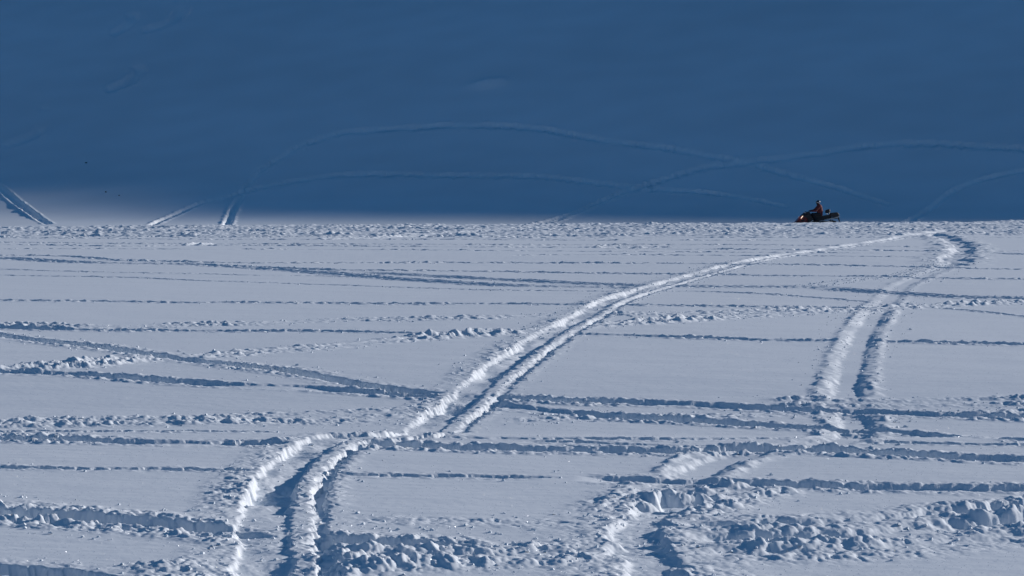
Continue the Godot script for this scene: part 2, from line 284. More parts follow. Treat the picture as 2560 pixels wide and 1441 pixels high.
# lays one track through the given points: x to the right, y = distance ahead
func track(kind: String, k: float, pts: Array) -> void:
	var reach: float = {"sled": 0.9, "groove": 0.6, "bold": 0.8, "lump": 0.85, "line": 0.4, "crumbs": 0.55, "old": 1.0, "main": 1.1, "deep": 1.6, "turn": 2.2, "rows": 1.7, "slope": 1.3, "arc": 1.6}[kind]
	var line := PackedVector2Array()
	var n := pts.size()
	for i in n - 1:
		var p0: Vector2 = pts[maxi(i - 1, 0)]
		var p1: Vector2 = pts[i]
		var p2: Vector2 = pts[i + 1]
		var p3: Vector2 = pts[mini(i + 2, n - 1)]
		var c := maxi(1, int(ceil(p1.distance_to(p2) / clampf(p1.y * 0.02, 0.3, 1.5))))
		for q in c:
			line.append(p1.cubic_interpolate(p2, p0, p3, float(q) / c))
	line.append(pts[n - 1])
	for i in line.size():
		var p := line[i]
		line[i] = p + Vector2(0.0, smooth_noise.get_noise_2d(p.x * 0.35, 37.3 * track_count) * 0.10 + smooth_noise.get_noise_2d(p.x * 0.07, 37.3 * track_count + 11.0) * 0.004 * p.y * (0.2 if p.y < 60.0 else 1.0))
	var phase := 37.3 * track_count
	track_count += 1
	near_dist.fill(1e9)
	var touched := PackedInt32Array()
	var along := 0.0
	var r2 := reach * reach
	for i in line.size() - 1:
		var a := line[i]
		var b := line[i + 1]
		var len := a.distance_to(b)
		if len < 1e-5:
			continue
		var t := (b - a) / len
		var lo := row_d.bsearch(minf(a.y, b.y) - reach)
		var hi := row_d.bsearch(maxf(a.y, b.y) + reach)
		for r in range(lo, mini(hi, rows)):
			var d := row_d[r]
			var w := maxf(d, 14.0)
			var x0 := minf(a.x, b.x)
			var x1 := maxf(a.x, b.x)
			if absf(b.y - a.y) > 0.2:
				var ta := clampf((d - reach - a.y) / (b.y - a.y), 0.0, 1.0)
				var tb := clampf((d + reach - a.y) / (b.y - a.y), 0.0, 1.0)
				x0 = minf(a.x + (b.x - a.x) * ta, a.x + (b.x - a.x) * tb)
				x1 = maxf(a.x + (b.x - a.x) * ta, a.x + (b.x - a.x) * tb)
			var c0 := col_u.bsearch((x0 - reach) / w)
			var c1 := mini(col_u.bsearch((x1 + reach) / w), cols)
			var pd := d - a.y
			for c in range(c0, c1):
				var px := col_u[c] * w - a.x
				var s := clampf(px * t.x + pd * t.y, 0.0, len)
				var ex := px - t.x * s
				var ed := pd - t.y * s
				var e2 := ex * ex + ed * ed
				if e2 < r2:
					var at := r * cols + c
					var was := near_dist[at]
					if e2 < was:
						if was > 1e8:
							touched.append(at)
						near_dist[at] = e2
						near_side[at] = sqrt(e2) * (1.0 if px * t.y - pd * t.x > 0.0 else -1.0)
						near_along[at] = along + s
		along += len
	for at in touched:
		var r := at / cols
		var d := row_d[r]
		var x := col_u[at % cols] * maxf(d, 14.0)
		var s := near_along[at]
		var ends := minf(_step(0.0, 0.6, s), _step(0.0, 0.6, along - s))
		var wear := 0.9 + 0.75 * smooth_noise.get_noise_2d(s * 0.35, phase)
		relief[at] = pressed(kind, k * ends * wear, near_side[at], x, d, relief[at])
		if kind in ["slope", "arc"]:
			var a := absf(near_side[at])
			fresh[at] = maxf(fresh[at], minf(k, 1.0) * ends * (0.45 + 0.75 * lumps(x, d, 0.5)) * (1.0 - _step(0.2, 0.5, a)) * (0.5 if kind == "arc" else 1.0))
		elif d < 75.0 and d > 14.0 and absf(x / d) < 0.4:
			var many: float = crumb_density.get(kind, 0.0) * k * exp(-pow((absf(near_side[at]) - 0.45) / 0.4, 2.0))
			if dice.randf() < many * 1.2e-6 * d * d:
				crumbs.append(Vector3(x + dice.randf_range(-0.01, 0.01), d + dice.randf_range(-0.02, 0.02), dice.randf()))


# the cross-section of a track: v metres to the right of its middle, old = what was there before
func pressed(kind: String, k: float, v: float, x: float, d: float, old: float) -> float:
	var soft := maxf(0.03, 0.0012 * d) * (1.0 + 0.7 * smooth_noise.get_noise_2d(x * 2.6 + 60.0, d * 2.6))
	var rag := 0.04 * smooth_noise.get_noise_2d(x * 4.5, d * 4.5) + 0.014 * smooth_noise.get_noise_2d(x * 17.0, d * 17.0) + 0.03 * smooth_noise.get_noise_2d(x * 1.3 + 9.0, d * 1.3)
	var a := absf(v + rag)
	var keep := 1.0
	var h := 0.0
	var l := 0.0
	match kind:
		"line":
			var w := maxf(0.07, 0.001 * d)
			keep = _step(w, w + 0.15, a)
			h = -0.06 * (1.0 - _step(w - soft * 0.6, w + soft * 0.6, a))
			l = lumps(x, d, maxf(0.12, 0.003 * d))
			h += 0.022 * l * _step(w, w + 0.05, a) * (1.0 - _step(w + 0.06, w + 0.2, a))
		"groove":
			keep = _step(0.2, 0.32, a)
			h = -0.10 * (1.0 - _step(0.2 - soft, 0.2 + soft, a))
			l = lumps(x, d, maxf(0.13, 0.003 * d))
			h += 0.042 * l * _step(0.18, 0.27, a) * (1.0 - _step(0.3, 0.48, a)) + 0.018 * l * (1.0 - _step(0.1, 0.2, a))
		"bold":
			keep = _step(0.35, 0.5, a)
			h = -0.14 * (1.0 - _step(0.19 - soft * 0.35, 0.19 + soft * 0.35, a))
			l = lumps(x, d, maxf(0.12, 0.003 * d))
			h += 0.02 * l * _step(0.18, 0.24, a) * (1.0 - _step(0.3, 0.6, a))
		"crumbs":
			l = lumps(x, d, 0.15)
			h = 0.05 * l * (1.0 - _step(0.08, 0.35, a)) - 0.02 * (1.0 - _step(0.0, 0.2, a))
		"sled":
			keep = _step(0.5, 0.75, a)
			h = -0.10 * (1.0 - _step(0.2 - soft, 0.2 + soft, a))
			h -= 0.06 * (1.0 - _step(0.045, 0.045 + soft * 1.3, absf(a - 0.5)))
			l = lumps(x, d, maxf(0.13, 0.003 * d))
			h += 0.022 * l * exp(-pow((a - 0.33) / 0.08, 2.0)) + 0.03 * l * exp(-pow((a - 0.64) / 0.09, 2.0))
			h += 0.008 * l * (1.0 - _step(0.6, 0.8, a))
		"lump":
			keep = _step(0.45, 0.75, a)
			h = -0.035 * (1.0 - _step(0.1, 0.1 + soft * 2.0, a))
			l = lumps(x, d, maxf(0.15, 0.003 * d))
			h += 0.07 * l * (0.4 + exp(-pow((a - 0.3) / 0.15, 2.0))) * (1.0 - _step(0.4, 0.75, a)) + 0.03 * (1.0 - _step(0.2, 0.6, a))
		"old":
			keep = _step(0.15, 0.45, a)
			h = -0.045 * (1.0 - _step(0.14, 0.3, a))
			l = lumps(x, d, 0.14)
			h += (0.022 + 0.014 * l) * exp(-pow((a - 0.42) / 0.09, 2.0)) * (0.8 + 0.7 * smooth_noise.get_noise_2d(x * 2.5, d * 2.5))
		"main":
			keep = _step(0.32, 0.62, a)
			var slump := 0.85 + 0.45 * smooth_noise.get_noise_2d(x * 1.6 + 30.0, d * 1.1)
			h = -0.088 * slump * (1.0 - _step(0.235 - soft, 0.235 + soft * 1.4, a))
			l = lumps(x, d, maxf(0.12, 0.0028 * d))
			if v > 0.0:
				h += 0.022 * l * _step(0.17, 0.26, a) * (1.0 - _step(0.38, 0.5, a))
				h -= (0.045 + 0.03 * (1.0 - _step(24.0, 34.0, d))) * (1.0 - _step(0.05, 0.05 + soft * 1.1, absf(a - 0.525)))
				h += 0.018 * l * exp(-pow((a - 0.68) / 0.1, 2.0))
			else:
				h += (0.003 + 0.03 * l) * _step(0.16, 0.3, a) * (1.0 - _step(0.4, 0.85, a))
			h += 0.02 * maxf(0.0, lumps(x + 7.0, d, 0.11) - 0.3) * (1.0 - _step(0.14, 0.26, a))
		"deep":
			keep = _step(0.3, 0.8, a)
			var wob := a + 0.10 * smooth_noise.get_noise_2d(x * 2.2 + 3.0, d * 2.2)
			h = -0.105 * (1.0 - _step(0.15, 0.31, wob))
			l = lumps(x, d, 0.14)
			h += (0.01 + 0.05 * l) * _step(0.12, 0.3, wob) * (1.0 - _step(0.4, 1.1, wob)) + 0.03 * l * (1.0 - _step(0.2, 0.5, a))
		"turn":
			keep = _step(0.8, 1.5, a)
			var bob := a + 0.35 * smooth_noise.get_noise_2d(x * 0.8 + 3.0, d * 0.8)
			h = -0.14 * (1.0 - _step(0.3, 0.7, bob))
			l = lumps(x, d, 0.32)
			h += 0.06 * l * (1.0 - _step(0.9, 1.6, bob))
		"rows":
			keep = _step(1.0, 1.4, a)
			l = lumps(x, d, 0.17)
			l = lumps(x, d, 0.15)
			var dig := v + rag + 0.05 * smooth_noise.get_noise_2d(x * 1.5, d * 1.7 + 8.0) + 0.025 * l
			var some := 0.75 + 0.5 * smooth_noise.get_noise_2d(x * 0.9 + 5.0, d * 0.9)
			h = -0.085 * (1.0 - _step(0.06, 0.22, absf(dig + 0.75))) - 0.10 * (1.0 - _step(0.1, 0.27, absf(dig))) - 0.045 * some * (1.0 - _step(0.06, 0.22, absf(dig - 0.68)))
			h += (0.015 + 0.045 * l) * (exp(-pow((v + 0.38) / 0.2, 2.0)) + exp(-pow((v - 0.36) / 0.18, 2.0))) + 0.03 * l * exp(-pow((v + 1.08) / 0.18, 2.0)) + 0.03 * l * exp(-pow((v - 0.95) / 0.25, 2.0)) + 0.015 * l * (1.0 - _step(0.8, 1.2, a))
		"slope":
			keep = _step(0.5, 0.8, a)
			h = -0.20 * (1.0 - _step(0.12, 0.30, a))
			l = lumps(x, d, 0.4)
			h += (0.02 + 0.09 * l) * exp(-pow((a - 0.42) / 0.11, 2.0))
		"arc":
			keep = _step(0.6, 1.4, a)
			h = -0.14 * (1.0 - _step(0.2, 0.7, a)) + 0.05 * exp(-pow((a - 0.9) / 0.2, 2.0))
	return old * (1.0 - (1.0 - keep) * minf(k * 1.5, 1.0)) + h * k


# the whole snow cover as one sheet of heights, cut in two where the slope begins
func _snow_sheet() -> void:
	var pos := sheet
	pos.resize(rows * cols)
	for i in rows:
		var d := row_d[i]
		var w := maxf(d, 14.0)
		var fine := 1.0 - _step(30.0, 70.0, d)
		for j in cols:
			var x := col_u[j] * w
			var h := ground(x, d) + relief[i * cols + j]
			h += 0.04 * smooth_noise.get_noise_2d(x * 0.045, d * 0.06) * (1.0 - _step(128.0, 145.0, d))
			h += 0.006 * (1.0 - _step(110.0, 140.0, d)) * smooth_noise.get_noise_2d(x * 0.35 + 5.0, d * 0.9)
			if fine > 0.0:
				h += fine * (0.0026 * smooth_noise.get_noise_2d(x * 1.3, d * 6.0 + 3.0) + 0.0011 * smooth_noise.get_noise_2d(x * 6.0, d * 14.0) + 0.0005 * smooth_noise.get_noise_2d(x * 21.0, d * 17.0))
			if d > 166.0 and d < 184.0 and absf(x) < 12.0:
				# a wind-packed step high on the slope
				var wx := x +2.22
				var wd := d - 171.05 - 0.05 * wx
				h += 0.43 * exp(-wx * wx / 1.6) * exp(-wd * wd / 0.35) + 0.16 * exp(-(wx - 1.3) * (wx - 1.3) / 0.3) * exp(-wd * wd / 0.5)
				fresh[i * cols + j] = maxf(fresh[i * cols + j], exp(-wx * wx / 2.4) * exp(-wd * wd / 0.16) * (0.6 + 0.8 * smooth_noise.get_noise_2d(x * 1.1, d * 2.0)))
			pos[i * cols + j] = Vector3(x, h, -d)
	# broken snow is a little whiter than the wind-packed crust
	var tint := PackedColorArray()
	tint.resize(rows * cols)
	for at in rows * cols:
		var p := pos[at]
		var f := fresh[at]
		var crust := 1.0
		if p.z < -125.0 and absf(p.x) < 90.0:
			crust += 0.05 * smooth_noise.get_noise_2d(p.x * 0.03, p.z * 0.05) + 0.03 * smooth_noise.get_noise_2d(p.x * 0.15, p.z * 0.3 + 20.0)
		tint[at] = Color(lerpf(0.884, 1.0, f) * crust, lerpf(0.905, 1.0, f) * crust, lerpf(0.928, 1.0, f) * crust)
	var normals := PackedVector3Array()
	normals.resize(rows * cols)
	for i in rows:
		var i0 := maxi(i - 1, 0) * cols
		var i1 := mini(i + 1, rows - 1) * cols
		var ic := i * cols
		for j in cols:
			var along := pos[ic + mini(j + 1, cols - 1)] - pos[ic + maxi(j - 1, 0)]
			var away := pos[i1 + j] - pos[i0 + j]
			normals[ic + j] = along.cross(away).normalized()
	sheet = pos
	var cut := row_d.bsearch(FIELD_END)
	snow_material.resource_name = "snow"
	snow_material.albedo_color = Color(0.905, 0.945, 0.97).linear_to_srgb()
	snow_material.vertex_color_use_as_albedo = true
	snow_material.roughness = 0.9
	snow_material.metallic_specular = 0.25
	_commit_sheet("snow_field", pos, normals, tint, 0, cut)
	_commit_sheet("snow_slope", pos, normals, tint, cut, rows - 1)


func _commit_sheet(called: String, pos: PackedVector3Array, normals: PackedVector3Array, tint: PackedColorArray, from: int, to: int) -> void:
	var index := PackedInt32Array()
	index.resize((to - from) * (cols - 1) * 6)
	var n := 0
	for i in to - from:
		for j in cols - 1:
			var a := i * cols + j
			index[n] = a
			index[n + 1] = a + cols
			index[n + 2] = a + 1
			index[n + 3] = a + 1
			index[n + 4] = a + cols
			index[n + 5] = a + cols + 1
			n += 6
	var arrays := []
	arrays.resize(Mesh.ARRAY_MAX)
	arrays[Mesh.ARRAY_VERTEX] = pos.slice(from * cols, (to + 1) * cols)
	arrays[Mesh.ARRAY_NORMAL] = normals.slice(from * cols, (to + 1) * cols)
	arrays[Mesh.ARRAY_COLOR] = tint.slice(from * cols, (to + 1) * cols)
	arrays[Mesh.ARRAY_INDEX] = index
	var mesh := ArrayMesh.new()
	mesh.add_surface_from_arrays(Mesh.PRIMITIVE_TRIANGLES, arrays)
	mesh.surface_set_material(0, snow_material)
	var o := MeshInstance3D.new()
	o.name = called
	o.mesh = mesh
	add_child(o)
	o.set_meta("kind", "structure")


# ------------------------------------------------------------------ builders
func _paint(called: String, c: Color, rough: float, metal := 0.0) -> StandardMaterial3D:
	var m := StandardMaterial3D.new()
	m.resource_name = called
	m.albedo_color = c.linear_to_srgb()
	m.roughness = rough
	m.metallic = metal
	return m


func _part(called: String, mesh: Mesh, m: Material, parent: Node) -> MeshInstance3D:
	var o := MeshInstance3D.new()
	o.name = called
	o.mesh = mesh
	o.material_override = m
	parent.add_child(o, true)
	return o


func _shaped(st: SurfaceTool) -> ArrayMesh:
	st.generate_normals()
	return st.commit()


func _tri(st: SurfaceTool, a: Vector3, b: Vector3, c: Vector3) -> void:
	st.add_vertex(a)
	st.add_vertex(b)
	st.add_vertex(c)


func _quad(st: SurfaceTool, a: Vector3, b: Vector3, c: Vector3, d: Vector3) -> void:
	_tri(st, a, b, c)
	_tri(st, a, c, d)


# a side outline (x, y) given width along z, with rounded-off rims; taper pulls the outer faces in
func _slab(st: SurfaceTool, outline: PackedVector2Array, z0: float, z1: float, bevel: float, taper := 1.0) -> void:
	if not Geometry2D.is_polygon_clockwise(outline):
		outline.reverse()
	var mid := Vector2.ZERO
	for p in outline:
		mid += p
	mid /= outline.size()
	var size := 0.0
	for p in outline:
		size = maxf(size, p.distance_to(mid))
	var inset := 1.0 - bevel / size
	var rings := []
	for r in [[z0, inset * taper], [z0 + bevel, taper], [z1 - bevel, taper], [z1, inset * taper]]:
		var ring := PackedVector3Array()
		for p in outline:
			var q: Vector2 = mid + (p - mid) * r[1]
			ring.append(Vector3(q.x, q.y, r[0]))
		rings.append(ring)
	var n := outline.size()
	st.set_smooth_group(-1)
	for r in 3:
		for i in n:
			var j := (i + 1) % n
			_quad(st, rings[r][i], rings[r + 1][i], rings[r + 1][j], rings[r][j])
	var tris := Geometry2D.triangulate_polygon(outline)
	for i in range(0, tris.size(), 3):
		_tri(st, rings[3][tris[i]], rings[3][tris[i + 1]], rings[3][tris[i + 2]])
		_tri(st, rings[0][tris[i]], rings[0][tris[i + 2]], rings[0][tris[i + 1]])


func _tube(st: SurfaceTool, pts: Array, radius: float, sides := 8) -> void:
	st.set_smooth_group(0)
	var rings := []
	for i in pts.size():
		var a: Vector3 = pts[maxi(i - 1, 0)]
		var b: Vector3 = pts[mini(i + 1, pts.size() - 1)]
		var t := (b - a).normalized()
		var side := t.cross(Vector3.UP if absf(t.y) < 0.9 else Vector3.RIGHT).normalized()
		var up := side.cross(t)
		var ring := []
		for k in sides:
			var w := TAU * k / sides
			ring.append(pts[i] + (side * cos(w) + up * sin(w)) * radius)
		rings.append(ring)
	for i in rings.size() - 1:
		for k in sides:
			var j := (k + 1) % sides
			_quad(st, rings[i][k], rings[i][j], rings[i + 1][j], rings[i + 1][k])
	for k in range(1, sides - 1):
		_tri(st, rings[0][0], rings[0][k + 1], rings[0][k])
		_tri(st, rings[-1][0], rings[-1][k], rings[-1][k + 1])


# a skin over tapered bones [from, to, radius, radius]: smooth union of capsules, meshed as surface nets
func _skin(st: SurfaceTool, bones: Array, cell: float, blend: float) -> void:
	var lo := Vector3.INF
	var hi := -Vector3.INF
	for b in bones:
		var r: float = maxf(b[2], b[3]) + cell * 3.0 + blend
		lo = lo.min(b[0] - Vector3.ONE * r).min(b[1] - Vector3.ONE * r)
		hi = hi.max(b[0] + Vector3.ONE * r).max(b[1] + Vector3.ONE * r)
	var nx := int((hi.x - lo.x) / cell) + 2
	var ny := int((hi.y - lo.y) / cell) + 2
	var nz := int((hi.z - lo.z) / cell) + 2
	var field := PackedFloat32Array()
	field.resize(nx * ny * nz)
	field.fill(1.0)
	for b in bones:
		var p: Vector3 = b[0]
		var q: Vector3 = b[1]
		var r0: float = b[2]
		var r1: float = b[3]
		var pad := maxf(r0, r1) + cell * 2.0 + blend
		var a0 := Vector3i((p.min(q) - Vector3.ONE * pad - lo) / cell)
		var a1 := Vector3i((p.max(q) + Vector3.ONE * pad - lo) / cell) + Vector3i.ONE
		var pq := q - p
		var l2 := maxf(pq.length_squared(), 1e-9)
		for z in range(maxi(a0.z, 0), mini(a1.z, nz)):
			for y in range(maxi(a0.y, 0), mini(a1.y, ny)):
				for x in range(maxi(a0.x, 0), mini(a1.x, nx)):
					var v := lo + Vector3(x, y, z) * cell
					var t := clampf((v - p).dot(pq) / l2, 0.0, 1.0)
					var dist := v.distance_to(p + pq * t) - lerpf(r0, r1, t)
					var at := (z * ny + y) * nx + x
					var f := field[at]
					var h := maxf(blend - absf(f - dist), 0.0) / blend
					field[at] = minf(f, dist) - h * h * blend * 0.25
	var made := {}
	var spots := PackedVector3Array()
	for z in nz - 1:
		for y in ny - 1:
			for x in nx - 1:
				var at := (z * ny + y) * nx + x
				var c := [field[at], field[at + 1], field[at + nx], field[at + nx + 1], field[at + nx * ny], field[at + nx * ny + 1], field[at + nx * ny + nx], field[at + nx * ny + nx + 1]]
				var inside := 0
				for i in 8:
					if c[i] < 0.0:
						inside += 1
				if inside == 0 or inside == 8:
					continue
				var sum := Vector3.ZERO
				var n := 0
				for e in [[0, 1], [2, 3], [4, 5], [6, 7], [0, 2], [1, 3], [4, 6], [5, 7], [0, 4], [1, 5], [2, 6], [3, 7]]:
					var f0: float = c[e[0]]
					var f1: float = c[e[1]]
					if (f0 < 0.0) != (f1 < 0.0):
						var t := f0 / (f0 - f1)
						var v0 := Vector3(e[0] & 1, (e[0] >> 1) & 1, e[0] >> 2)
						var v1 := Vector3(e[1] & 1, (e[1] >> 1) & 1, e[1] >> 2)
						sum += v0.lerp(v1, t)
						n += 1
				made[at] = spots.size()
				spots.append(lo + (Vector3(x, y, z) + sum / n) * cell)
	st.set_smooth_group(0)
	var steps := [1, nx, nx * ny]
	for z in range(1, nz - 1):
		for y in range(1, ny - 1):
			for x in range(1, nx - 1):
				var at := (z * ny + y) * nx + x
				var f := field[at]
				for axis in 3:
					var g := field[at + steps[axis]]
					if (f < 0.0) == (g < 0.0):
						continue
					var u: int = steps[(axis + 1) % 3]
					var w: int = steps[(axis + 2) % 3]
					var a := spots[made[at - u - w]]
					var b := spots[made[at - w]]
					var c := spots[made[at]]
					var d := spots[made[at - u]]
					if f < 0.0:
						_quad(st, a, d, c, b)
					else:
						_quad(st, a, b, c, d)


func _skinned(bones: Array, cell: float, blend: float) -> ArrayMesh:
	var st := SurfaceTool.new()
	st.begin(Mesh.PRIMITIVE_TRIANGLES)
	_skin(st, bones, cell, blend)
	st.index()
	return _shaped(st)


func _slab_mesh(outline: Array, z0: float, z1: float, bevel: float) -> ArrayMesh:
	var st := SurfaceTool.new()
	st.begin(Mesh.PRIMITIVE_TRIANGLES)
	_slab(st, PackedVector2Array(outline), z0, z1, bevel)
	return _shaped(st)


func _tube_mesh(pts: Array, radius: float) -> ArrayMesh:
	var st := SurfaceTool.new()
	st.begin(Mesh.PRIMITIVE_TRIANGLES)
	_tube(st, pts, radius)
	return _shaped(st)


# ------------------------------------------------------------------ the snowmobile; it drives towards -x
func _snowmobile(at: Vector3, turn: float) -> Node3D:
	var o := Node3D.new()
	o.name = "snowmobile"
	add_child(o)
	o.transform = Transform3D(Basis(Vector3.BACK, turn), at)
	o.set_meta("label", "red and black snowmobile with a padded backrest and rear rack at the far field edge")
	o.set_meta("category", "snowmobile")
	var red := _paint("red_paint", Color(0.20, 0.018, 0.014), 0.35)
	var black := _paint("black_plastic", Color(0.012, 0.012, 0.014), 0.5)
	var rubber := _paint("rubber", Color(0.014, 0.014, 0.015), 0.8)
	var vinyl := _paint("black_vinyl", Color(0.012, 0.012, 0.013), 0.6)
	var pale := _paint("white_decal", Color(0.62, 0.63, 0.64), 0.4)
	var metal := _paint("grey_metal", Color(0.35, 0.36, 0.37), 0.35, 0.9)
	var glass := _paint("smoked_glass", Color(0.05, 0.055, 0.06), 0.12)
	# bodywork: nose and hood, broad at the middle and drawn in at the nose
	var st := SurfaceTool.new()
	st.begin(Mesh.PRIMITIVE_TRIANGLES)
	_slab(st, PackedVector2Array([Vector2(-1.45, 0.27), Vector2(-1.44, 0.33), Vector2(-1.30, 0.42), Vector2(-1.12, 0.60), Vector2(-1.02, 0.72), Vector2(-0.86, 0.84), Vector2(-0.55, 0.86), Vector2(-0.42, 0.70), Vector2(-0.50, 0.42), Vector2(-0.75, 0.27)]), -0.36, 0.36, 0.09)
	_slab(st, PackedVector2Array([Vector2(-1.20, 0.28), Vector2(-1.15, 0.44), Vector2(-0.95, 0.60), Vector2(-0.62, 0.62), Vector2(-0.52, 0.40), Vector2(-0.70, 0.28)]), -0.44, 0.44, 0.05)
	var hood := _part("hood", _shaped(st), red, o)
	for s in [-1.0, 1.0]:
		var z: float = s * 0.445
		_part("vent", _slab_mesh([Vector2(-0.98, 0.50), Vector2(-0.78, 0.56), Vector2(-0.72, 0.50), Vector2(-0.90, 0.44)], z - 0.008, z + 0.008, 0.004), black, hood)
	_part("belly_pan", _slab_mesh([Vector2(-1.38, 0.25), Vector2(-1.30, 0.30), Vector2(-0.45, 0.32), Vector2(-0.30, 0.42), Vector2(-0.20, 0.30), Vector2(-0.45, 0.18), Vector2(-1.15, 0.18)], -0.34, 0.34, 0.05), black, o)
	_part("dashboard", _slab_mesh([Vector2(-0.84, 0.82), Vector2(-0.74, 0.92), Vector2(-0.56, 1.01), Vector2(-0.42, 1.045), Vector2(-0.36, 1.03), Vector2(-0.30, 0.94), Vector2(-0.24, 0.62), Vector2(-0.46, 0.58), Vector2(-0.62, 0.80)], -0.27, 0.27, 0.06), black, o)
	for s in [-1.0, 1.0]:
		_part("side_panel", _slab_mesh([Vector2(-0.86, 0.80), Vector2(-0.50, 0.86), Vector2(-0.26, 0.74), Vector2(-0.16, 0.42), Vector2(-0.36, 0.30), Vector2(-0.56, 0.32), Vector2(-0.52, 0.62)], s * 0.40 - 0.05, s * 0.40 + 0.05, 0.03), black, o)
	# windshield: a raked shield bent round the dashboard
	st = SurfaceTool.new()
	st.begin(Mesh.PRIMITIVE_TRIANGLES)
	st.set_smooth_group(0)
	for side in 2:
		for i in 8:
			for j in 3:
				var p := []
				for c in [[i, j], [i, j + 1], [i + 1, j + 1], [i + 1, j]]:
					var w: float = (c[0] - 4) / 4.0
					var hgt: float = c[1] / 3.0
					var half := lerpf(0.31, 0.22, hgt)
					p.append(Vector3(-0.97 + 0.26 * hgt + 0.20 * w * w + side * 0.008, 0.80 + 0.205 * hgt * (1.0 - 0.25 * w * w), w * half))
				if side == 0:
					_quad(st, p[0], p[1], p[2], p[3])
				else:
					_quad(st, p[3], p[2], p[1], p[0])
	var shield := _part("windshield", _shaped(st), glass, o)
	_part("trim", _tube_mesh([Vector3(-0.560, 0.965, -0.22), Vector3(-0.650, 0.99, -0.165), Vector3(-0.695, 1.005, -0.08), Vector3(-0.710, 1.008, 0.0), Vector3(-0.695, 1.005, 0.08), Vector3(-0.650, 0.99, 0.165), Vector3(-0.560, 0.965, 0.22)], 0.026), pale, shield)
	var lens := _paint("headlight_lens", Color(0.85, 0.78, 0.70), 0.15)
	lens.emission_enabled = true
	lens.emission = Color(1.0, 0.86, 0.74)
	lens.emission_energy_multiplier = 1.1
	# headlights, lit, with lenses that reflectors that wrap round the sides of the hood
	for s in [-1.0, 1.0]:
		var z: float = s * 0.345
		var lamp := _part("headlight", _slab_mesh([Vector2(-0.99, 0.62), Vector2(-0.93, 0.63), Vector2(-0.78, 0.80), Vector2(-0.80, 0.82), Vector2(-0.86, 0.80)], z - 0.03, z + 0.03, 0.012), lens, o)
		_part("bezel", _slab_mesh([Vector2(-1.02, 0.60), Vector2(-0.92, 0.60), Vector2(-0.75, 0.80), Vector2(-0.79, 0.84), Vector2(-0.88, 0.81)], z - 0.026, z + 0.026, 0.006), black, lamp)
		var glow := OmniLight3D.new()
		glow.name = "lamp_light"
		glow.light_color = Color(1.0, 0.86, 0.74)
		glow.light_energy = 0.008
		glow.light_size = 0.05
		glow.omni_range = 6.0
		glow.omni_attenuation = 2.0
		glow.shadow_enabled = true
		lamp.add_child(glow)
		glow.position = Vector3(-1.0, 0.74, s * 0.42)
	# steering
	var bar := _part("handlebar", _tube_mesh([Vector3(-0.30, 1.06, -0.40), Vector3(-0.31, 1.06, -0.22), Vector3(-0.38, 1.02, -0.08), Vector3(-0.38, 1.02, 0.08), Vector3(-0.31, 1.06, 0.22), Vector3(-0.30, 1.06, 0.40)], 0.013), metal, o)
	_part("steering_post", _tube_mesh([Vector3(-0.38, 1.02, 0.0), Vector3(-0.46, 0.94, 0.0)], 0.03), black, bar)
	for s in [-1.0, 1.0]:
		_part("grip", _tube_mesh([Vector3(-0.30, 1.06, s * 0.27), Vector3(-0.30, 1.06, s * 0.41)], 0.019), rubber, bar)
		_part("mirror", _slab_mesh([Vector2(-0.60, 0.97), Vector2(-0.54, 0.98), Vector2(-0.52, 1.05), Vector2(-0.57, 1.06)], s * 0.33 - 0.06, s * 0.33 + 0.06, 0.012), black, o)
	# seat, tunnel, boards
	var seat := _part("seat", _slab_mesh([Vector2(-0.26, 0.62), Vector2(-0.22, 0.80), Vector2(-0.10, 0.78), Vector2(0.05, 0.735), Vector2(0.62, 0.73), Vector2(0.72, 0.75), Vector2(1.02, 0.75), Vector2(1.06, 0.60), Vector2(0.90, 0.54), Vector2(0.0, 0.54)], -0.18, 0.18, 0.05), vinyl, o)
	_part("seat_base", _slab_mesh([Vector2(-0.22, 0.56), Vector2(1.0, 0.56), Vector2(1.0, 0.50), Vector2(-0.26, 0.48)], -0.17, 0.17, 0.02), black, seat)
	var tunnel := _part("tunnel", _slab_mesh([Vector2(-0.35, 0.30), Vector2(-0.30, 0.50), Vector2(0.0, 0.535), Vector2(1.48, 0.60), Vector2(1.52, 0.56), Vector2(1.50, 0.50), Vector2(0.30, 0.40), Vector2(0.0, 0.34)], -0.23, 0.23, 0.015), black, o)
	for s in [-1.0, 1.0]:
		var z: float = s * 0.234
		_part("stripe", _slab_mesh([Vector2(0.56, 0.445), Vector2(0.60, 0.475), Vector2(1.48, 0.585), Vector2(1.49, 0.560), Vector2(0.95, 0.475)], z - 0.004, z + 0.004, 0.002), pale, tunnel)
		_part("footboard", _slab_mesh([Vector2(-0.40, 0.30), Vector2(-0.44, 0.46), Vector2(-0.40, 0.48), Vector2(-0.34, 0.345), Vector2(0.95, 0.365), Vector2(1.10, 0.42), Vector2(1.11, 0.40), Vector2(0.97, 0.335), Vector2(-0.36, 0.31)], s * 0.36 - 0.13, s * 0.36 + 0.13, 0.008), black, o)
		var decal: float = s * 0.455
		_part("decal", _slab_mesh([Vector2(-0.40, 0.34), Vector2(-0.36, 0.34), Vector2(-0.17, 0.47), Vector2(-0.20, 0.49), Vector2(-0.26, 0.46)], decal - 0.004, decal + 0.004, 0.002), pale, o)
	# the driven belt with its lugs, and the wheels inside it
	var loop := []
	for k in 64:
		var w := TAU * k / 64.0
		var px := 0.58 + 0.80 * signf(cos(w)) * pow(absf(cos(w)), 0.45)
		var py := 0.20 + 0.165 * signf(sin(w)) * pow(absf(sin(w)), 0.8) + 0.05 * maxf(px - 1.0, 0.0)
		var lug := 0.025 if k % 2 == 0 else 0.0
		loop.append(Vector2(px, py) + Vector2(cos(w), sin(w)) * lug)
	var belt := _part("drive_belt", _slab_mesh(loop, -0.19, 0.19, 0.01), rubber, o)
